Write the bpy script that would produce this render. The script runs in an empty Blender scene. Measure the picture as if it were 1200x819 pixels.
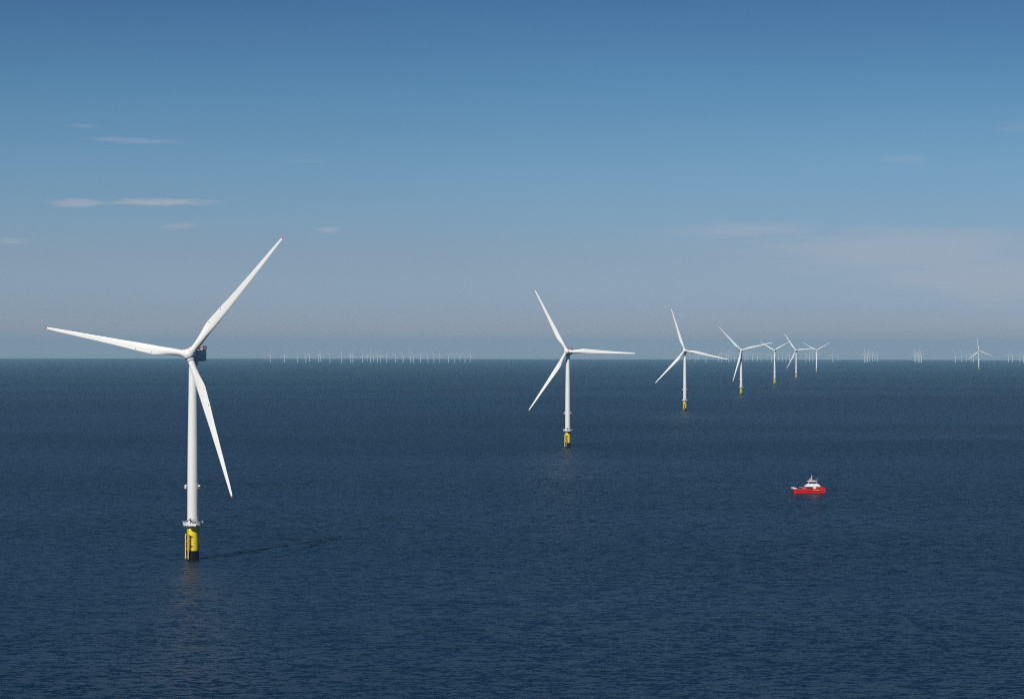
import bpy, bmesh, math, random
from math import sin, cos, pi, radians, sqrt
from mathutils import Vector, Matrix

random.seed(7)
sc = bpy.context.scene
COL = sc.collection

# ------------------------------------------------------------------ constants
F_PX = 2400.0            # focal length in photograph pixels (1200 wide)
CAM_H = 112.0            # helicopter height above the sea
TWO_R = 2 * 7.4e6        # twice the earth radius, refraction included
PITCH = -2.1 / F_PX
ROLL = 0.0017
SUN_EL = radians(38.5)
SUN_AZ = radians(180 + 27)      # compass bearing of the sun, +Y is north, clockwise

# ------------------------------------------------------------------ materials
def mat(name, color, rough=0.5, metallic=0.0, vary=0.0, scale=1.0, spec=0.5, streak=None):
    m = bpy.data.materials.new(name); m.use_nodes = True
    nt = m.node_tree; b = nt.nodes['Principled BSDF']
    b.inputs['Base Color'].default_value = (*color, 1)
    b.inputs['Roughness'].default_value = rough
    b.inputs['Metallic'].default_value = metallic
    b.inputs['Specular IOR Level'].default_value = spec
    if vary:
        tc = nt.nodes.new('ShaderNodeTexCoord')
        mp = nt.nodes.new('ShaderNodeMapping')
        mp.inputs['Scale'].default_value = streak or (1, 1, 1)
        nz = nt.nodes.new('ShaderNodeTexNoise')
        nz.inputs['Scale'].default_value = scale
        nz.inputs['Detail'].default_value = 5
        nt.links.new(tc.outputs['Object'], mp.inputs['Vector'])
        nt.links.new(mp.outputs['Vector'], nz.inputs['Vector'])
        mix = nt.nodes.new('ShaderNodeMix'); mix.data_type = 'RGBA'
        mix.inputs[6].default_value = (*[c * (1 - vary) for c in color], 1)
        mix.inputs[7].default_value = (*[min(1, c * (1 + vary)) for c in color], 1)
        nt.links.new(nz.outputs['Fac'], mix.inputs[0])
        nt.links.new(mix.outputs[2], b.inputs['Base Color'])
    return m

M = {
    'tower': mat('tower_paint', (.80, .80, .78), .45, vary=.05, scale=.15, streak=(1, 1, .25)),
    'blade': mat('blade_gelcoat', (.82, .82, .80), .38, vary=.03, scale=.2),
    'nacelle': mat('nacelle_shell', (.5, .52, .54), .5, vary=.06, scale=.3),
    'yellow': mat('yellow_paint', (.86, .65, .012), .5, vary=.12, scale=.5, streak=(1, 1, .2)),
    'pale': mat('pale_yellow_tube', (.80, .66, .16), .5, vary=.1, scale=.5),
    'black': mat('marine_growth', (.006, .006, .006), .8, vary=.6, scale=1.2, spec=.15),
    'darkred': mat('rust_brown', (.12, .022, .01), .7, vary=.2, scale=1.0),
    'deck': mat('deck_grey', (.62, .63, .64), .6, vary=.08, scale=.6),
    'rail': mat('white_rail', (.75, .75, .75), .5),
    'redrail': mat('red_rail', (.55, .10, .10), .5),
    'dark': mat('dark_equipment', (.02, .02, .022), .5),
    'tip': mat('red_tip', (.55, .03, .03), .45),
    'hullred': mat('hull_red', (.72, .008, .012), .5, vary=.08, scale=.4),
    'white': mat('boat_white', (.80, .80, .80), .35, vary=.03, scale=.5),
    'pink': mat('faded_red_roof', (.74, .42, .44), .5),
    'glass': mat('dark_glass', (.01, .012, .016), .08),
    'boatyellow': mat('emblem_yellow', (.8, .5, .03), .4),
    'rubber': mat('black_rubber', (.015, .015, .015), .8),
    'bdeck': mat('boat_deck', (.35, .10, .09), .7, vary=.15, scale=.8),
    'orange': mat('life_raft_white', (.75, .72, .70), .5),
    'far': mat('far_turbine_hazed_paint', (.60, .60, .62), .5),  # light grey paint, with some of the haze fading put into its colour
}

# ------------------------------------------------------------------ mesh helpers
class MB:
    def __init__(s): s.bm = bmesh.new()
    def faces(s, vs, fs, smooth=False):
        v = [s.bm.verts.new(p) for p in vs]
        for f in fs:
            try:
                fc = s.bm.faces.new([v[i] for i in f]); fc.smooth = smooth
            except ValueError: pass
        return s
    def box(s, c, size, rz=0.0, taper=(1, 1), shift=(0, 0), bevel=0.0):
        cx, cy, cz = c; sx, sy, sz = [q / 2 for q in size]
        vs = []
        for z, (tx, ty), (ox, oy) in ((-sz, (1, 1), (0, 0)), (sz, taper, shift)):
            for x, y in ((-1, -1), (1, -1), (1, 1), (-1, 1)):
                px, py = x * sx * tx + ox, y * sy * ty + oy
                vs.append((cx + px * cos(rz) - py * sin(rz), cy + px * sin(rz) + py * cos(rz), cz + z))
        v = [s.bm.verts.new(p) for p in vs]
        fs = [s.bm.faces.new([v[i] for i in f]) for f in ((3, 2, 1, 0), (4, 5, 6, 7), (0, 1, 5, 4), (1, 2, 6, 5), (2, 3, 7, 6), (3, 0, 4, 7))]
        if bevel:
            es = list({e for f in fs for e in f.edges})
            bmesh.ops.bevel(s.bm, geom=es, offset=bevel, segments=3, profile=.5, affect='EDGES')
        return s
    def tube(s, a, b, r, r2=None, n=12, caps=True):
        a, b = Vector(a), Vector(b); r2 = r if r2 is None else r2
        d = (b - a).normalized()
        u = d.cross(Vector((0, 0, 1)) if abs(d.z) < .9 else Vector((1, 0, 0))).normalized(); w = d.cross(u)
        vs = [];
        for p, rr in ((a, r), (b, r2)):
            for k in range(n):
                t = 2 * pi * k / n; vs.append(p + rr * (cos(t) * u + sin(t) * w))
        v = [s.bm.verts.new(p) for p in vs]
        for k in range(n):
            f = s.bm.faces.new((v[k], v[(k + 1) % n], v[n + (k + 1) % n], v[n + k])); f.smooth = n > 6
        if caps:
            s.bm.faces.new(v[:n][::-1]); s.bm.faces.new(v[n:])
        return s
    def lathe(s, prof, n=48, axis='Z', off=(0, 0, 0), caps=True):
        rings = []
        for r, h in prof:
            ring = []
            for k in range(n):
                t = 2 * pi * k / n
                p = (r * cos(t), r * sin(t), h) if axis == 'Z' else (r * cos(t), h, r * sin(t))
                ring.append(s.bm.verts.new((p[0] + off[0], p[1] + off[1], p[2] + off[2])))
            rings.append(ring)
        for a, b in zip(rings, rings[1:]):
            for k in range(n):
                f = s.bm.faces.new((a[k], a[(k + 1) % n], b[(k + 1) % n], b[k])); f.smooth = True
        if caps:
            s.bm.faces.new(rings[0][::-1]); s.bm.faces.new(rings[-1])
        return s
    def loft(s, rings, smooth=True, caps=True):
        R = [[s.bm.verts.new(p) for p in r] for r in rings]; n = len(R[0])
        for a, b in zip(R, R[1:]):
            for k in range(n):
                f = s.bm.faces.new((a[k], a[(k + 1) % n], b[(k + 1) % n], b[k])); f.smooth = smooth
        if caps:
            s.bm.faces.new(R[0][::-1]); s.bm.faces.new(R[-1])
        return s
    def xform(s, mtx): bmesh.ops.transform(s.bm, matrix=mtx, verts=s.bm.verts); return s
    def build(s, name, m, parent=None, sharp=True):
        bmesh.ops.recalc_face_normals(s.bm, faces=s.bm.faces)
        me = bpy.data.meshes.new(name); s.bm.to_mesh(me); s.bm.free()
        me.materials.append(m)
        if sharp:
            try: me.set_sharp_from_angle(angle=radians(35))
            except Exception: pass
        o = bpy.data.objects.new(name, me); COL.objects.link(o)
        o.parent = parent
        return o

def tag(o, label=None, cat=None, group=None, kind=None):
    if label: o['label'] = label
    if cat: o['category'] = cat
    if group: o['group'] = group
    if kind: o['kind'] = kind
    return o

def empty(name, loc=(0, 0, 0), rz=0.0):
    o = bpy.data.objects.new(name, None); COL.objects.link(o)
    o.location = loc; o.rotation_euler = (0, 0, rz); o.empty_display_size = 3
    return o

def copy_tree(o, parent=None, ro=None):
    c = o.copy(); COL.objects.link(c); c.parent = parent
    for ch in list(o.children): copy_tree(ch, c)
    return c

def sea_z(x, y): return -(x * x + y * y) / TWO_R

# where a ray of the helicopter's camera meets the sea: surveying the spots the things stand on
f_ = Vector((0, cos(PITCH), sin(PITCH))); r0 = Vector((1, 0, 0)); u0 = r0.cross(f_)
r_ = cos(ROLL) * r0 + sin(ROLL) * u0 * 1.0
u_ = cos(ROLL) * u0 - sin(ROLL) * r0
r_, u_ = (cos(ROLL) * r0 + sin(ROLL) * u0), (cos(ROLL) * u0 - sin(ROLL) * r0)
def survey(px, py):
    d = f_ + r_ * (px - 600) / F_PX - u_ * (py - 409.5) / F_PX
    a = (d.x ** 2 + d.y ** 2) / TWO_R
    q = d.z ** 2 - 4 * a * CAM_H
    t = (-d.z - sqrt(max(q, 0))) / (2 * a)
    return Vector((d.x * t, d.y * t, CAM_H + d.z * t))

# ------------------------------------------------------------------ wind turbine (local: rotor faces -Y)
HUB = 107.7
RAD = 79.5
def interp(tab, x):
    for (a, va), (b, vb) in zip(tab, tab[1:]):
        if x <= b:
            t = (x - a) / (b - a); t = t * t * (3 - 2 * t) * .5 + t * .5
            return va + (vb - va) * t
    return tab[-1][1]
CH = [(0, 3.4), (.05, 3.4), (.12, 3.9), (.22, 5.0), (.32, 4.5), (.5, 3.3), (.7, 2.35), (.88, 1.6), (.96, 1.15), (.985, .8), (1, .25)]
TH = [(0, 1), (.06, 1), (.14, .72), (.22, .42), (.32, .3), (.5, .23), (.8, .18), (1, .15)]
def blade_ring(s, R=RAD, r0=2.2, pitch=5.0, tw=13.0, prebend=3.0, n=24, cs=1.0):
    r = r0 + (R - r0) * s; c = interp(CH, s) * cs; th = interp(TH, s)
    w = 0 if s < .04 else min(1, (s - .04) / .17); w = w * w * (3 - 2 * w)
    ang = radians(pitch + tw * (1 - s) ** 2.2)
    ax = .5 + (.3 - .5) * w          # pitch axis along the chord
    pts = []
    for k in range(n):
        t = 2 * pi * k / n
        xc = .5 + .5 * cos(t)         # 0 leading, 1 trailing
        circ = .5 * sin(t) * 1.0
        yt = 5 * th * (.2969 * sqrt(xc) - .126 * xc - .3516 * xc ** 2 + .2843 * xc ** 3 - .1 * xc ** 4)
        af = yt * (1 if sin(t) >= 0 else -.75) + .025 * w * 4 * xc * (1 - xc)
        yy = circ * (1 - w) + af * w
        X = -(xc - ax) * c; Y = yy * c
        x = X * cos(ang) - Y * sin(ang); y = X * sin(ang) + Y * cos(ang)
        pts.append(Vector((x, y - prebend * s * s, r)))
    return pts
SPAN = [0, .02, .04, .07, .1, .13, .16, .19, .22, .26, .3, .36, .43, .5, .58, .66, .74, .82, .89, .94, .965, .986]
TIPS = [.986, .992, .997, 1.0]

def rotor_matrix(theta, tilt=radians(5), over=6.6, hub=HUB):
    # blade along +Z turned clockwise as seen from -Y, then tilted and moved to the hub
    rot = Matrix.Rotation(theta, 4, 'Y')
    cone = Matrix.Rotation(radians(1.5), 4, 'X')
    tl = Matrix.Rotation(-tilt, 4, 'X')
    return Matrix.Translation((0, 0, hub)) @ tl @ Matrix.Translation((0, -over, 0)) @ rot @ cone

def make_turbine():
    root = empty('wind_turbine')
    # submerged and splash zone pile
    MB().lathe([(3.14, -9), (3.14, 4.9), (3.18, 5.2)], 48).build('splash_zone_pile', M['black'], root)
    # yellow transition piece
    tp = MB().lathe([(3.1, 5.205), (3.1, 17.2), (3.3, 17.25), (3.3, 17.7), (3.1, 17.75), (3.1, 18.3)], 48).build('transition_piece', M['yellow'], root)
    mb = MB()
    mb.tube((-.12, -3.3, 5.2), (-.12, -3.3, 13.0), .26, n=10)
    for z in (12.9, 7.8):
        mb.box((-.12, -3.4, z), (1.7, .5, .4))
    mb.build('cable_pipe', M['darkred'], tp)
    mb = MB()
    mb.tube((3.15, .9, 6.2), (3.15, .9, 17.0), .13, n=8)
    mb.build('anode_pipe', M['yellow'], tp)
    # boat landing: two fender tubes with ladder
    mb = MB()
    A, B = (-2.94, -3.13), (-1.10, -4.19)
    for (x, y) in (A, B):
        mb.tube((x, y, 1.0), (x, y, 14.2), .3, n=12)
        for z in (2.2, 6.2, 10.0, 13.6):
            mb.tube((x, y, z), (x * .73, y * .73, z), .17, n=8)
    bl = mb.build('boat_landing', M['pale'], root)
    mb = MB()
    mx, my = (A[0] + B[0]) / 2 * .93, (A[1] + B[1]) / 2 * .93
    dx, dy = .23 * .65, -.23 * .76
    for s in (-1, 1): mb.tube((mx + s * dx, my + s * dy, 1.2), (mx + s * dx, my + s * dy, 18.6), .04, n=6)
    for k in range(42): mb.tube((mx - dx, my - dy, 1.5 + k * .4), (mx + dx, my + dy, 1.5 + k * .4), .012, n=4)
    mb.build('ladder', M['darkred'], bl)
    # platform
    P = MB().lathe([(3.0, 18.0), (4.7, 18.2), (5.15, 18.5), (5.15, 19.1), (2.9, 19.1)], 40, caps=False)
    P.box((1.6, -5.3, 18.8), (4.6, 2.6, .56)); P.box((3.2, -5.3, 18.35), (.2, 2.3, .4)); P.box((.2, -5.3, 18.35), (.2, 2.3, .4))
    for k in range(12):
        t = 2 * pi * k / 12 + .1
        P.box((3.95 * cos(t), 3.95 * sin(t), 18.05), (1.7, .16, .55), rz=t)
    plat = P.build('platform', M['deck'], root)
    mb = MB(); n = 28
    for k in range(n):
        t0, t1 = 2 * pi * k / n, 2 * pi * (k + 1) / n
        rb, rt = 5.05, 5.35
        mb.tube((rb * cos(t0), rb * sin(t0), 19.1), (rt * cos(t0), rt * sin(t0), 20.55), .06, n=6)
        for fr, rr in ((.35, .04), (.68, .04), (1, .07)):
            q = rb + (rt - rb) * fr; z = 19.1 + 1.45 * fr
            mb.tube((q * cos(t0), q * sin(t0), z), (q * cos(t1), q * sin(t1), z), rr, n=6)
    for k in range(n):           # kick board with gap at the ladder
        t0, t1 = 2 * pi * k / n, 2 * pi * (k + 1) / n
        mb.faces([(5.17 * cos(t0), 5.17 * sin(t0), 19.12), (5.17 * cos(t1), 5.17 * sin(t1), 19.12),
                  (5.24 * cos(t1), 5.24 * sin(t1), 19.8), (5.24 * cos(t0), 5.24 * sin(t0), 19.8),
                  (5.13 * cos(t0), 5.13 * sin(t0), 19.12), (5.13 * cos(t1), 5.13 * sin(t1), 19.12),
                  (5.2 * cos(t1), 5.2 * sin(t1), 19.8), (5.2 * cos(t0), 5.2 * sin(t0), 19.8)],
                 [(0, 1, 2, 3), (7, 6, 5, 4), (3, 2, 6, 7), (0, 4, 5, 1)])
    mb.build('railing', M['rail'], plat)
    # equipment
    mb = MB()
    mb.tube((.1, -4.3, 19.1), (.1, -4.3, 22.4), .28, n=8)
    mb.tube((.1, -4.3, 22.3), (-1.6, -4.5, 20.5), .2, n=8)
    mb.tube((.1, -4.3, 21.2), (-.7, -4.4, 21.5), .08, n=6)
    mb.box((.1, -4.3, 19.5), (.7, .7, .8), bevel=.05)
    mb.build('davit_crane', M['dark'], root)
    mb = MB(); mb.box((1.9, -4.1, 20.3), (2.5, .8, .8), bevel=.04); mb.box((1.1, -4.1, 19.5), (.6, .7, .85), bevel=.04)
    mb.build('equipment_cabinet', M['dark'], root)
    mb = MB(); mb.box((3.3, -3.0, 19.5), (.9, .6, .8), bevel=.04); mb.tube((2.9, -2.7, 19.1), (2.9, -2.7, 23.9), .07, n=6)
    mb.build('light_pole', M['nacelle'], root)
    # tower
    tw = MB().lathe([(3.05, 18.3), (3.05, 18.8), (2.93, 18.85), (2.9, 42), (2.72, 66), (2.35, 90), (2.2, 103.2)], 64).build('tower', M['tower'], root)
    for h, rr in ((42, 2.92), (66, 2.74), (90, 2.37)):
        MB().lathe([(rr, h - .12), (rr, h + .12)], 64).build('flange_ring', M['tower'], tw)
    mb = MB(); mb.box((1.05, -2.78, 21.2), (1.0, .3, 2.2), rz=.36, bevel=.1); mb.build('access_door', M['deck'], tw)
    for s in (-1, 1):
        mb = MB(); mb.box((s * 3.75, -.5, 38.6), (1.1, 1.5, 2.3), bevel=.3)
        for z in (37.9, 39.3): mb.tube((s * 2.7, -.3, z), (s * 3.5, -.5, z), .12, n=8)
        b = mb.build('lantern_housing', M['deck'], root)
        mb = MB(); mb.box((s * 3.75, -1.27, 38.35), (.75, .06, 1.3), bevel=.02) if s > 0 else mb.box((-3.15, -1.0, 38.3), (.06, .5, 1.4), bevel=.02)
        mb.build('lantern_lens', M['glass'], b)
    # nacelle
    mb = MB()
    mb.box((0, 4.6, HUB + .1), (7.0, 14.8, 6.3), bevel=.9)
    mb.lathe([(2.6, 103.0), (2.6, 104.8)], 40)
    nac = mb.build('nacelle', M['nacelle'], root)
    mb = MB(); mb.box((0, 9.2, HUB + 3.42), (7.0, 6.4, .25)); mb.build('hoist_deck', M['deck'], nac)
    mb = MB(); z0 = HUB + 3.55
    xs, ys = 3.45, (5.9, 12.2)
    cor = [(-xs, ys[0]), (xs, ys[0]), (xs, ys[1]), (-xs, ys[1])]
    for k in range(4):
        a, b = Vector((*cor[k], 0)), Vector((*cor[(k + 1) % 4], 0))
        for j in range(6):
            p = a.lerp(b, j / 5); mb.tube((p.x, p.y, z0), (p.x, p.y, z0 + 1.4), .07, n=5)
        for h in (.3, .65, 1.0, 1.4): mb.tube((a.x, a.y, z0 + h), (b.x, b.y, z0 + h), .09, n=5)
    mb.build('hoist_railing', M['redrail'], nac)
    mb = MB(); mb.box((0, 3.2, HUB + 3.7), (5.0, 2.2, 1.0), bevel=.15)
    mb.build('cooler_top', M['dark'], nac)
    for x in (1.5, -1.5): MB().tube((x, 12.2, z0), (x, 12.2, z0 + 3), .06, n=5).build('wind_mast', M['dark'], nac)
    # spinner
    mb = MB()
    mb.lathe([(.05, -10.2), (1.1, -10.05), (2.1, -9.5), (2.8, -8.6), (3.1, -7.4), (3.15, -6), (3.05, -4.4), (2.7, -3.4)], 40, axis='Y')
    mb.xform(Matrix.Translation((0, 0, HUB)) @ Matrix.Rotation(-radians(5), 4, 'X'))
    mb.build('hub', M['blade'], root)
    for k in range(3):
        M4 = Matrix.Identity(4)
        bl = MB().loft([blade_ring(s) for s in SPAN]).xform(M4).build('blade', M['blade'], root)
        MB().loft([blade_ring(s) for s in TIPS]).build('red_tip', M['tip'], bl)
        for r, x in ((20, -2.5), (29, -2.2)):
            MB().tube((x, -1.15, r), (x, .6, r), .2, n=8).build('blade_marker', M['dark'], bl)
        mb = MB().lathe([(2.15, 1.6), (2.15, 3.3), (1.95, 3.5)], 32); mb.build('root_collar', M['blade'], bl)
    return root

def set_rotor(root, th, sc=(1, 1, 1)):
    k = 0
    for c in root.children:
        if c.name.split('.')[0] == 'blade':
            c.matrix_local = rotor_matrix(th + k * 2 * pi / 3) @ Matrix.Diagonal((*sc, 1)); k += 1

main = [  # base px, yaw deg, rotor deg, label
    ((226.0, 656.2), -10, 40, 'nearest and largest white wind turbine on a yellow pile, its nacelle side showing dark grey'),
    ((665.3, 524), -11, 92, 'second nearest white wind turbine on a yellow pile, one blade pointing level to the right'),
    ((802.5, 481.5), -6, 102, 'white wind turbine third in the row, right blade sloping gently down towards the next tower'),
    ((868.5, 463), -2, 76, 'white wind turbine fourth in the row, one blade hanging down just left of its tower'),
    ((907.8, 450.7), -12, 60, 'slim white wind turbine fifth in the row, its short blades raised in a Y'),
    ((933.0, 443.5), -26, 84.5, 'small white wind turbine sixth in the row, one blade level, touching its right neighbour'),
    ((956.8, 436.5), -6, 60, 'smallest turbine at the far end of the row, no yellow showing on its foot'),
    ((1147.0, 433.5), -4, 112, 'lone small white wind turbine right of the row, one blade pointing almost straight up'),
]
proto = None
for i, (bp, yaw, th, lab) in enumerate(main):
    if proto is None: proto = make_turbine(); o = proto
    else: o = copy_tree(proto)
    o.location = survey(*bp); o.rotation_euler = (0, 0, radians(yaw))
    set_rotor(o, radians(th), (.8, .8, .66) if i == 4 else (1, 1, 1))    # the fifth one's rotor is clearly shorter
    tag(o, lab, 'wind turbine', 'large wind turbines standing in a receding row at sea')

# ------------------------------------------------------------------ far, smaller turbines in the haze
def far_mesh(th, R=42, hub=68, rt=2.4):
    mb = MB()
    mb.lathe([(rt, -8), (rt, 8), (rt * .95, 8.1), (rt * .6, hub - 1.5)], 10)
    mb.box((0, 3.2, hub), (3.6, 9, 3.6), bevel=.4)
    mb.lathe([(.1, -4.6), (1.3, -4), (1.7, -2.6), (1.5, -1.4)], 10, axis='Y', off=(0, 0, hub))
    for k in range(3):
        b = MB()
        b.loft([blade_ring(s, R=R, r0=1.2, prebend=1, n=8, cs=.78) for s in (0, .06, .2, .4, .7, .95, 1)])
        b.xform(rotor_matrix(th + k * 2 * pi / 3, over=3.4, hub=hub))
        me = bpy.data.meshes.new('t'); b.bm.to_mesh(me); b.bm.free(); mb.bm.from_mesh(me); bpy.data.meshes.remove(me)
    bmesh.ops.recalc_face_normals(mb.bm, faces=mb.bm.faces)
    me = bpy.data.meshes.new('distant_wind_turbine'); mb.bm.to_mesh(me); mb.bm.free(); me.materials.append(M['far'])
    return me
fm = [far_mesh(radians(a)) for a in (0, 20, 40, 60, 80, 100)]
ORD = ['first', 'second', 'third', 'fourth', 'fifth', 'sixth', 'seventh', 'eighth', 'ninth', 'tenth', 'eleventh', 'twelfth', 'thirteenth',
       'fourteenth', 'fifteenth', 'sixteenth', 'seventeenth', 'eighteenth', 'nineteenth', 'twentieth', 'twenty-first', 'twenty-second',
       'twenty-third', 'twenty-fourth', 'twenty-fifth', 'twenty-sixth', 'twenty-seventh', 'twenty-eighth', 'twenty-ninth', 'thirtieth',
       'thirty-first', 'thirty-second', 'thirty-third', 'thirty-fourth']
POSE = ['one blade straight up', 'blades turned slightly clockwise', 'one blade near level to the left', 'blades in an upright Y',
        'one blade near level to the right', 'one blade sloping low to the right']
def far_cluster(items, fmt, group, scale=1.0):
    items = sorted(items, key=lambda q: q[0])
    for i, (x, dist, pose) in enumerate(items):
        o = bpy.data.objects.new('distant_wind_turbine', fm[pose]); COL.objects.link(o)
        az = (x - 600) / F_PX
        X, Y = dist * sin(az), dist * cos(az)
        o.location = (X, Y, sea_z(X, Y)); o.rotation_euler = (0, 0, radians(-9 + random.uniform(-4, 4)))
        s = scale if isinstance(scale, (int, float)) else scale(x)
        o.scale = (s, s, s)
        tag(o, fmt % ORD[i], 'wind turbine', group)
left = [318, 334.5, 350, 359.4, 363.5, 374.2, 376.5, 387.3, 401, 411.5, 414, 425.3, 430.5, 434.5, 438, 442.5, 446.2, 453.5, 463.4, 472.6,
        481.5, 484.6, 493, 501.5, 508.6, 515.5, 525.8, 533, 539, 545, 551]
faint = {363.5: 1, 376.5: 1, 430.5: 1, 438: 1, 515.5: 1, 539: 1}
far_cluster([(x, (19800 if x in faint else 17600 + 900 * random.random()), random.randrange(6)) for x in left],
            '%s faint turbine from the left in the hazy far row beside the nearest turbine',
            'distant turbines in the left far wind farm')
mid = [808, 814, 817.5, 826.7, 841, 845, 850, 853, 855.8, 860, 872, 875.3, 880.8, 886.3, 890.5, 897.3, 902.5]
far_cluster([(x, 20000 + 4500 * random.random(), random.randrange(6)) for x in mid],
            '%s faint turbine from the left in the far farm behind third and fourth towers',
            'distant turbines behind the receding row', 1.22)
mid2 = [911, 915.4, 919.3, 923.2, 942.3, 946.2, 950, 954.2, 973, 979]
far_cluster([(x, 20600 + 5000 * random.random(), random.randrange(6)) for x in mid2],
            '%s faint turbine from the left in the far farm behind the small end turbines',
            'distant turbines behind the end of the row', 1.22)
c1 = [1009, 1010.8, 1012.6, 1014.6, 1018, 1021, 1024]
far_cluster([(x, 20000 + 900 * i, (0, 4, 2, 5, 1, 3, 0)[i]) for i, x in enumerate(c1)],
            '%s faint turbine from the left in the tight clump right of the row',
            'distant turbines in the first tight clump', 1.3)
c2 = [1065.5, 1067, 1068.6, 1070.2, 1071.8, 1073.5]
far_cluster([(x, 23500 - 700 * i, (0, 4, 2, 1, 3, 5)[i]) for i, x in enumerate(c2)],
            '%s faint turbine from the left in the tight clump before the lone turbine',
            'distant turbines in the second tight clump', 1.3)
c3 = [1112, 1119, 1124, 1129.3, 1132]
far_cluster([(x, 20500 + 4500 * random.random(), random.randrange(6)) for x in c3],
            '%s faint turbine from the left in the group touching the lone turbine',
            'distant turbines left of the lone turbine', 1.22)
c4 = [1171, 1175.3, 1183.5, 1187.3, 1192.5]
far_cluster([(x, 20300 + 3500 * random.random(), random.randrange(6)) for x in c4],
            '%s faint turbine from the left in the group by the right edge',
            'distant turbines at the right edge', 1.22)

# ------------------------------------------------------------------ crew boat (local: bow +X, 25.6 m long, 8 m beam)
def make_boat():
    root = empty('crew_boat')
    def hull_ring(x):
        # one demihull cross section at station x, centred on y=0 (closed loop)
        t = (x + 12.8) / 25.6
        w = 1.15 if t < .6 else 1.15 * (1 - ((t - .6) / .4) ** 2.2 * .93)
        top = 2.5 + .7 * max(0, t - .45) ** 1.3 * 1.6
        keel = -1.2 if t < .8 else -1.2 + 1.5 * ((t - .8) / .2) ** 2
        return [(x, -w * 1.08, top), (x, -w, .6), (x, -w * .5, keel + .5), (x, 0, keel), (x, w * .5, keel + .5), (x, w, .6), (x, w * 1.08, top)]
    mb = MB()
    xs = [-12.8, -9, -5, 0, 3, 6, 8, 9.6, 10.8, 11.5, 11.9]
    for s in (-1, 1):
        mb.loft([[(p[0], p[1] + s * 2.75, p[2]) for p in hull_ring(x)] for x in xs])
    # bridging deck box with raised, flared bow
    def deck_ring(x):
        t = (x + 12.8) / 25.6
        top = 3.0 + .9 * max(0, (t - .5) / .5) ** 1.5
        bot = 1.9 if t < .85 else 1.9 + .9 * ((t - .85) / .15)
        w = 4.0 if t < .8 else 4.0 - 1.1 * ((t - .8) / .2) ** 2
        return [(x, -w, bot), (x, w, bot), (x, w, top), (x, -w, top)]
    mb.loft([deck_ring(x) for x in (-12.6, -9, -4, 0, 4, 8, 10, 11.5, 12.6)], smooth=False)
    hull = mb.build('hull', M['hullred'], root)
    mb = MB()
    for s in (-1, 1):
        pts = [(x, s * (4.12 if x < 7.7 else 4.12 - 1.1 * ((x - 7.7) / 5.1) ** 2), 2.15 + (.9 * max(0, ((x + 12.8) / 25.6 - .5) / .5) ** 1.5)) for x in (-12.4, -6, 0, 4, 8, 10, 11.6)]
        for a, b in zip(pts, pts[1:]): mb.tube(a, b, .14, n=6)
    mb.build('rubbing_strake', M['rubber'], hull)
    mb = MB()   # bow fender
    for s in (-1, 1): mb.box((12.55, s * 2.0, 2.5), (.7, 1.7, 2.0), bevel=.2)
    mb.build('bow_fender', M['rubber'], root)
    mb = MB()   # bow bulwark, white
    for s in (-1, 1):
        for x0, x1, y0, y1 in ((10.0, 12.7, 3.7, 2.9),):
            a, b = Vector((x0, s * y0, 0)), Vector((x1, s * y1, 0)); zt = 3.7 if x0 < 9 else 3.9
            d = Vector((0, -s * .12, 0))
            zb = 3.0
            mb.faces([a + Vector((0, 0, zb)), b + Vector((0, 0, zb)), b + Vector((0, 0, zt + .75)), a + Vector((0, 0, zt + .35 if x0 < 9 else zt + .55)),
                      a + d + Vector((0, 0, zb)), b + d + Vector((0, 0, zb)), b + d + Vector((0, 0, zt + .75)), a + d + Vector((0, 0, zt + .35 if x0 < 9 else zt + .55))],
                     [(0, 1, 2, 3), (7, 6, 5, 4), (3, 2, 6, 7), (0, 3, 7, 4), (1, 5, 6, 2)])
    mb.box((12.5, 0, 4.15), (.25, 5.6, .9))
    mb.build('bow_bulwark', M['white'], root)
    mb = MB(); mb.box((2.0, 0, 3.06 + .4), (19, 7.2, .12)) ; mb.build('foredeck', M['bdeck'], root)
    # lower cabin: red with dark windows
    mb = MB(); mb.box((-2.6, 0, 4.2), (11.6, 6.6, 1.6), bevel=.08); cab = mb.build('lower_cabin', M['hullred'], root)
    for s in (-1, 1):
        mb = MB()
        for x in (2.1, .8, -.5, -1.8): mb.box((x, s * 3.34, 4.5), (1.2, .1, 1.0), bevel=.02)
        mb.build('cabin_window', M['glass'], cab)
        mb = MB(); mb.box((-4.4, s * 3.32, 4.1), (2.2, .1, 1.9), bevel=.04); mb.build('cabin_door', M['white'], cab)
    # white upper cabin with raked front
    mb = MB(); mb.box((-3.5, 0, 6.1), (11.9, 6.8, 2.1), taper=(.66, .86), shift=(-.3, 0), bevel=.12); up = mb.build('upper_cabin', M['white'], root)
    # wheelhouse
    mb = MB(); mb.box((-3.0, 0, 8.1), (6.8, 5.0, 1.9), taper=(1.04, 1.04), bevel=.1); wh = mb.build('wheelhouse', M['white'], root)
    mb = MB()
    for s in (-1, 1):
        for k in range(5): mb.box((-5.5 + k * 1.28, s * 2.58, 8.2), (1.2, .1, 1.3), bevel=.02)
    for s in (-1.75, -.6, .6, 1.75): mb.box((.49, s, 8.2), (.1, 1.1, 1.3), bevel=.02); mb.box((-6.49, s, 8.2), (.1, 1.1, 1.3), bevel=.02)
    mb.build('wheelhouse_window', M['glass'], wh)
    mb = MB(); mb.box((-3.0, 0, 9.4), (7.6, 5.4, .8), taper=(.6, .7), bevel=.15); rf = mb.build('wheelhouse_roof', M['pink'], root)
    mb = MB()
    mb.tube((-2.3, 0, 9.1), (-3.2, 0, 13.2), .34, .16, n=8); mb.tube((-3.4, 0, 9.1), (-3.0, 0, 12.0), .14, n=6)
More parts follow.
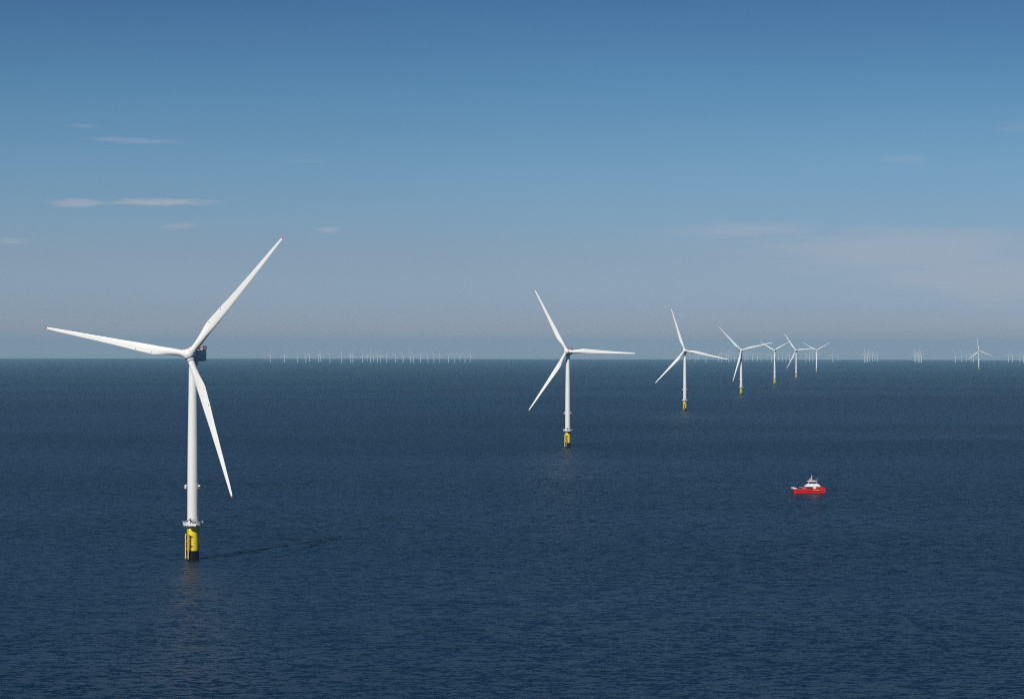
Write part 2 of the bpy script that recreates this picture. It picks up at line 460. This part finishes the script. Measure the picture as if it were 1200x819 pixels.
    mb.tube((-3.0, -1.3, 11.2), (-3.0, 1.3, 11.2), .1, n=6); mb.tube((-3.0, 0, 12.8), (-3.0, 0, 14.4), .07, n=6)
    mb.box((-2.2, 0, 11.8), (.25, 2.0, .25)); mb.lathe([(.05, 10.0), (.5, 10.1), (.55, 10.5), (.3, 10.9), (.05, 11)], 12, off=(-1.6, 0, 0))
    mb.build('radar_mast', M['white'], root)
    mb = MB(); mb.tube((-6.8, 1.6, 7.2), (-6.9, 1.6, 12.0), .06, n=5); mb.tube((-6.8, -1.6, 7.2), (-6.9, -1.6, 11.4), .06, n=5)
    mb.build('whip_antenna', M['white'], root)
    mb = MB(); mb.lathe([(.1, -6.3), (.42, -6.2), (.45, -5.2), (.1, -5.1)], 12, axis='Y', off=(-6.2, 8.2 - .0, 8.0))
    mb.xform(Matrix.Translation((0, -2.5, 0)))
    mb.build('life_raft', M['orange'], root)
    # aft deck bulwark and rails
    mb = MB()
    for s in (-1, 1):
        mb.box((-10.6, s * 3.9, 3.22), (4.0, .12, .5))
        for x in (-12.4, -11.0, -9.6): mb.tube((x, s * 3.9, 3.9), (x, s * 3.9, 4.6), .05, n=5)
        mb.tube((-12.4, s * 3.9, 4.6), (-9.0, s * 3.9, 4.5), .06, n=5)
    mb.box((-12.55, 0, 3.45), (.12, 7.6, .95))
    mb.build('stern_bulwark', M['hullred'], root)
    mb = MB()
    for s in (-1, 1):
        for x in [3 + .0 + k * 1.5 for k in range(3)]: mb.tube((x, s * 3.8, 3.1), (x, s * 3.8, 4.3), .05, n=5)
        mb.tube((3, s * 3.8, 4.3), (6, s * 3.8, 4.3), .06, n=5); mb.tube((3, s * 3.8, 3.8), (6, s * 3.8, 3.8), .04, n=5)
    mb.build('deck_rail', M['white'], root)
    mb = MB(); mb.box((6.6, 1.2, 3.9), (1.5, 1.5, 1.0), bevel=.1); mb.box((4.6, -1.0, 3.8), (1.8, 1.4, .8), bevel=.1)
    mb.tube((5.2, 2.2, 3.5), (5.2, 2.2, 5.0), .15, n=8); mb.build('deck_gear', M['dark'], root)
    # emblem on each side: yellow ring sector with a bar
    for s in (-1, 1):
        mb = MB()
        for k in range(10):
            t0, t1 = radians(30 + k * 28), radians(30 + (k + 1) * 28)
            ri, ro = .3, 1.0; y = s * 4.02
            c = Vector((-6.3, y, 2.45))
            P = [c + Vector((ri * cos(t0) * 1.6, 0, ri * sin(t0) * .6)), c + Vector((ro * cos(t0) * 1.6, 0, ro * sin(t0) * .6)),
                 c + Vector((ro * cos(t1) * 1.6, 0, ro * sin(t1) * .6)), c + Vector((ri * cos(t1) * 1.6, 0, ri * sin(t1) * .6))]
            Q = [p + Vector((0, s * .03, 0)) for p in P]
            mb.faces(P + Q, [(0, 1, 2, 3), (7, 6, 5, 4), (0, 4, 5, 1), (1, 5, 6, 2), (2, 6, 7, 3), (3, 7, 4, 0)])
        mb.box((-4.0, s * 4.03, 2.45), (1.6, .05, .3))
        mb.build('emblem', M['boatyellow'], hull)
    return root
boat = make_boat()
boat.location = survey(946.8, 577.6)
boat.rotation_euler = (0, 0, radians(180 + 7))
tag(boat, 'red crew transfer boat with white cabin and mast on the open sea', 'boat')

# ------------------------------------------------------------------ sea
def make_sea():
    bm = bmesh.new()
    n = 288
    radii = [0, 60]
    while radii[-1] < 46000: radii.append(radii[-1] * 1.055)
    c = bm.verts.new((0, 0, 0)); prev = None
    for r in radii[1:]:
        ring = [bm.verts.new((r * sin(2 * pi * k / n), r * cos(2 * pi * k / n), -r * r / TWO_R)) for k in range(n)]
        for k in range(n):
            if prev is None: f = bm.faces.new((c, ring[(k + 1) % n], ring[k]))
            else: f = bm.faces.new((prev[k], prev[(k + 1) % n], ring[(k + 1) % n], ring[k]))
            f.smooth = True
        prev = ring
    bmesh.ops.recalc_face_normals(bm, faces=bm.faces)
    if bm.faces[0].normal.z < 0: bmesh.ops.reverse_faces(bm, faces=bm.faces)
    me = bpy.data.meshes.new('sea'); bm.to_mesh(me); bm.free()
    m = bpy.data.materials.new('sea_water'); m.use_nodes = True
    nt = m.node_tree; N = nt.nodes; L = nt.links; b = N['Principled BSDF']
    b.inputs['IOR'].default_value = 1.33; b.inputs['Specular Tint'].default_value = (.66, .9, 1.0, 1)
    geo = N.new('ShaderNodeNewGeometry')
    def noise(scale, stretch, detail, rough=.55, rot=0.0, dist=0.0):
        mp = N.new('ShaderNodeMapping'); mp.inputs['Scale'].default_value = stretch
        mp.inputs['Rotation'].default_value = (0, 0, rot)
        L.new(geo.outputs['Position'], mp.inputs['Vector'])
        nz = N.new('ShaderNodeTexNoise'); nz.inputs['Scale'].default_value = scale
        nz.inputs['Detail'].default_value = detail; nz.inputs['Roughness'].default_value = rough
        nz.inputs['Distortion'].default_value = dist
        L.new(mp.outputs['Vector'], nz.inputs['Vector'])
        return nz
    def vm(op, a, b_=None, sc=None):
        v = N.new('ShaderNodeVectorMath'); v.operation = op
        for i, q in enumerate((a, b_)):
            if q is None: continue
            if isinstance(q, tuple): v.inputs[i].default_value = q
            else: L.new(q, v.inputs[i])
        if sc is not None:
            if isinstance(sc, (int, float)): v.inputs['Scale'].default_value = sc
            else: L.new(sc, v.inputs['Scale'])
        return v.outputs[0]
    def mr(src, a, b_, c_, d_):
        r = N.new('ShaderNodeMapRange'); r.inputs[1].default_value = a; r.inputs[2].default_value = b_
        r.inputs[3].default_value = c_; r.inputs[4].default_value = d_; L.new(src, r.inputs[0]); return r.outputs[0]
    layers = [(noise(.06, (.6, 1, 1), 3, .6, radians(8)), .42),      # long waves
              (noise(.34, (.42, 1, 1), 3, .6, radians(-5)), 2.7),     # wind waves
              (noise(.85, (.5, 1, 1), 2, .6, radians(9)), 2.6)]       # chop
    acc = None
    for nz, k in layers:
        s = vm('SCALE', vm('SUBTRACT', nz.outputs['Color'], (.5, .5, .5)), sc=k)
        acc = s if acc is None else vm('ADD', acc, s)
    # gusts: broad patches of rougher and smoother water
    g1 = noise(.0016, (.35, 1, 1), 4, .6, radians(5)); g2 = noise(.012, (.3, 1, 1), 4, .6, radians(-4))
    g3 = noise(.0014, (.4, 1, 1), 5, .55, radians(-7), .6)
    gs = N.new('ShaderNodeMath'); gs.operation = 'ADD'; L.new(mr(g1.outputs['Fac'], .3, .7, -.4, .35), gs.inputs[0]); L.new(mr(g2.outputs['Fac'], .3, .7, .8, 1.2), gs.inputs[1])
    acc = vm('SCALE', acc, sc=gs.outputs[0])
    acc = vm('MULTIPLY', acc, (.7, 1.0, 0))
    nrm = vm('NORMALIZE', vm('ADD', geo.outputs['Normal'], acc))
    L.new(nrm, b.inputs['Normal'])
    L.new(mr(g1.outputs['Fac'], .3, .7, SEA_ROUGH - .03, SEA_ROUGH + .03), b.inputs['Roughness'])
    mix = N.new('ShaderNodeMix'); mix.data_type = 'RGBA'
    mix.inputs[6].default_value = (*SEA_A, 1); mix.inputs[7].default_value = (*SEA_B, 1)
    L.new(mr(g3.outputs['Fac'], .4, .6, 0, 1), mix.inputs[0]); L.new(mix.outputs[2], b.inputs['Base Color'])
    me.materials.append(m)
    o = bpy.data.objects.new('sea', me); COL.objects.link(o); tag(o, kind='structure')
SEA_ROUGH = .37
SEA_A = (.0018, .0130, .036); SEA_B = (.0052, .0255, .064)
make_sea()

# ------------------------------------------------------------------ haze (real air)
HAZE_D = 3.1e-5
mb = MB()
zb = sea_z(47000, 0) - 1.5; zt = 270.0
mb.box((0, 0, (zb + zt) / 2), (94000, 94000, zt - zb))
hm = bpy.data.materials.new('haze_air'); hm.use_nodes = True
nt = hm.node_tree; nt.nodes.clear()
out = nt.nodes.new('ShaderNodeOutputMaterial'); pv = nt.nodes.new('ShaderNodeVolumePrincipled')
pv.inputs['Color'].default_value = (.42, .77, 1.0, 1); pv.inputs['Density'].default_value = HAZE_D
pv.inputs['Anisotropy'].default_value = 0.0
nt.links.new(pv.outputs[0], out.inputs['Volume'])
hz = mb.build('haze', hm); tag(hz, kind='stuff')

# ------------------------------------------------------------------ sky
w = bpy.data.worlds.new("World"); sc.world = w; w.use_nodes = True
nt = w.node_tree; N = nt.nodes; L = nt.links
bg = N['Background']
sky = N.new('ShaderNodeTexSky'); sky.sky_type = 'NISHITA'; sky.sun_disc = False
sky.sun_elevation = SUN_EL; sky.sun_rotation = SUN_AZ
sky.altitude = 100; sky.air_density = 1.0; sky.dust_density = .6; sky.ozone_density = 1.6
SKY_STRENGTH = .06
SKY_TINT = [(0, (1.15, 1.08, 1.45)), (.006, (.90, .95, 1.46)), (.018, (.70, .87, 1.43)), (.0446, (.63, .78, 1.18)), (.086, (.53, .785, 1.09)), (.128, (.40, .69, .97)), (.165, (.31, .56, .85)), (.24, (.11, .42, .92)), (.36, (.03, .09, .18)), (.5, (.03, .09, .16))]
bg.inputs['Strength'].default_value = SKY_STRENGTH
def math_(op, a, b_=None, c_=None, clamp=False):
    m = N.new('ShaderNodeMath'); m.operation = op; m.use_clamp = clamp
    for i, q in enumerate((a, b_, c_)):
        if q is None: continue
        if isinstance(q, (int, float)): m.inputs[i].default_value = q
        else: L.new(q, m.inputs[i])
    return m.outputs[0]
tc = N.new('ShaderNodeTexCoord')
sep = N.new('ShaderNodeSeparateXYZ'); L.new(tc.outputs['Generated'], sep.inputs[0])
az = math_('ARCTAN2', sep.outputs['X'], sep.outputs['Y']); el = math_('ARCSINE', sep.outputs['Z'])
comb = N.new('ShaderNodeCombineXYZ'); L.new(az, comb.inputs[0]); L.new(el, comb.inputs[1])
def wnoise(scale, st, detail, rough=.6):
    mp = N.new('ShaderNodeMapping'); mp.inputs['Scale'].default_value = st; L.new(comb.outputs[0], mp.inputs['Vector'])
    nz = N.new('ShaderNodeTexNoise'); nz.inputs['Scale'].default_value = scale; nz.inputs['Detail'].default_value = detail
    nz.inputs['Roughness'].default_value = rough; L.new(mp.outputs[0], nz.inputs['Vector']); return nz
edge = wnoise(45, (1, 7, 1), 7, .68)
soft = wnoise(12, (1, 6, 1), 8, .66)
def mrange(src, a, b_, c_=0, d_=1, smooth=True):
    r = N.new('ShaderNodeMapRange'); r.interpolation_type = 'SMOOTHSTEP' if smooth else 'LINEAR'
    r.inputs[1].default_value = a; r.inputs[2].default_value = b_; r.inputs[3].default_value = c_; r.inputs[4].default_value = d_
    L.new(src, r.inputs[0]); return r.outputs[0]
def streak(px, py, wx, wy, amt, nz=edge, rag=1.1, lean=0.0):
    a0 = (px - 600) / F_PX; e0 = (407 - py) / F_PX
    da = math_('DIVIDE', math_('SUBTRACT', az, a0), wx / F_PX)
    de = math_('DIVIDE', math_('SUBTRACT', math_('SUBTRACT', el, e0), math_('MULTIPLY', math_('SUBTRACT', az, a0), lean)), wy / F_PX)
    d = math_('SQRT', math_('ADD', math_('MULTIPLY', da, da), math_('MULTIPLY', de, de)))
    d = math_('ADD', d, math_('MULTIPLY', math_('SUBTRACT', nz.outputs['Fac'], .5), rag * 2))
    return math_('MULTIPLY', mrange(d, 1.0, .15), amt)
cl = [streak(190, 240, 78, 6.0, .62), streak(100, 242, 46, 6, .5), streak(213, 267, 30, 6, .3), streak(386, 271, 20, 5, .45),
      streak(25, 288, 30, 5, .4), streak(165, 170, 68, 4.5, .25, lean=-.03), streak(105, 155, 25, 3.5, .16), streak(360, 191, 35, 4, .14),
      streak(1055, 190, 40, 7, .14), streak(1180, 155, 35, 8, .12),
      streak(1040, 296, 270, 36, .42, soft, .9), streak(880, 270, 130, 13, .34, soft, .9), streak(1180, 325, 230, 38, .42, soft, .9)]
tot = cl[0]
for c in cl[1:]: tot = math_('MAXIMUM', tot, c)
# base sky graded: thin grey veil low down
hsv = N.new('ShaderNodeHueSaturation'); hsv.inputs['Saturation'].default_value = 1.0; hsv.inputs['Value'].default_value = 1.0
L.new(sky.outputs[0], hsv.inputs['Color'])
ramp = N.new('ShaderNodeValToRGB'); ramp.color_ramp.interpolation = 'LINEAR'
L.new(math_('MULTIPLY', math_('MAXIMUM', el, 0.0), 2.0), ramp.inputs[0])
els = ramp.color_ramp.elements
for i, (e, c) in enumerate(SKY_TINT):
    q = els[i] if i < 2 else els.new(1.0)
    q.position = min(1, e * 2); q.color = (*[v / 2 for v in c], 1)
tint = N.new('ShaderNodeMix'); tint.data_type = 'RGBA'; tint.blend_type = 'MULTIPLY'; tint.inputs[0].default_value = 1
L.new(hsv.outputs[0], tint.inputs[6]); L.new(ramp.outputs[0], tint.inputs[7])
mx = N.new('ShaderNodeMix'); mx.data_type = 'RGBA'
veil = wnoise(3.0, (1, 3.5, 1), 6, .55)
vl = N.new('ShaderNodeVectorMath'); vl.operation = 'SCALE'
L.new(mrange(veil.outputs['Fac'], .25, .75, .965, 1.045, False), vl.inputs['Scale']); L.new(tint.outputs[2], vl.inputs[0])
dbl = N.new('ShaderNodeVectorMath'); dbl.operation = 'SCALE'; dbl.inputs['Scale'].default_value = 2.0
L.new(vl.outputs[0], dbl.inputs[0]); L.new(dbl.outputs[0], mx.inputs[6]); mx.inputs[7].default_value = (6.9, 7.3, 8.5, 1)
L.new(tot, mx.inputs[0]); L.new(mx.outputs[2], bg.inputs['Color'])

# ------------------------------------------------------------------ sun
sl = bpy.data.lights.new('sun', 'SUN'); sl.energy = 4.1; sl.angle = radians(.53); sl.color = (1, .95, .88)
so = bpy.data.objects.new('sun', sl); COL.objects.link(so)
sd = Vector((sin(SUN_AZ) * cos(SUN_EL), cos(SUN_AZ) * cos(SUN_EL), sin(SUN_EL)))
so.rotation_euler = sd.to_track_quat('Z', 'Y').to_euler(); so.location = sd * 500

# ------------------------------------------------------------------ camera
cd = bpy.data.cameras.new('camera'); cd.sensor_width = 36; cd.lens = F_PX / 1200 * 36
cd.clip_start = 1; cd.clip_end = 300000
co = bpy.data.objects.new('camera', cd); COL.objects.link(co)
mt = Matrix((( r_.x, u_.x, -f_.x, 0), (r_.y, u_.y, -f_.y, 0), (r_.z, u_.z, -f_.z, CAM_H), (0, 0, 0, 1)))
co.matrix_world = mt
sc.camera = co

vs = sc.view_settings
vs.view_transform = 'Standard'; vs.look = 'None'; vs.exposure = 0.0; vs.gamma = 1.0; vs.use_curve_mapping = False
cy = sc.cycles
cy.use_denoising = False; cy.pixel_filter_type = 'BLACKMAN_HARRIS'; cy.filter_width = 1.1
cy.max_bounces = 6; cy.diffuse_bounces = 3; cy.glossy_bounces = 3; cy.volume_bounces = 1; cy.caustics_reflective = False; cy.caustics_refractive = False
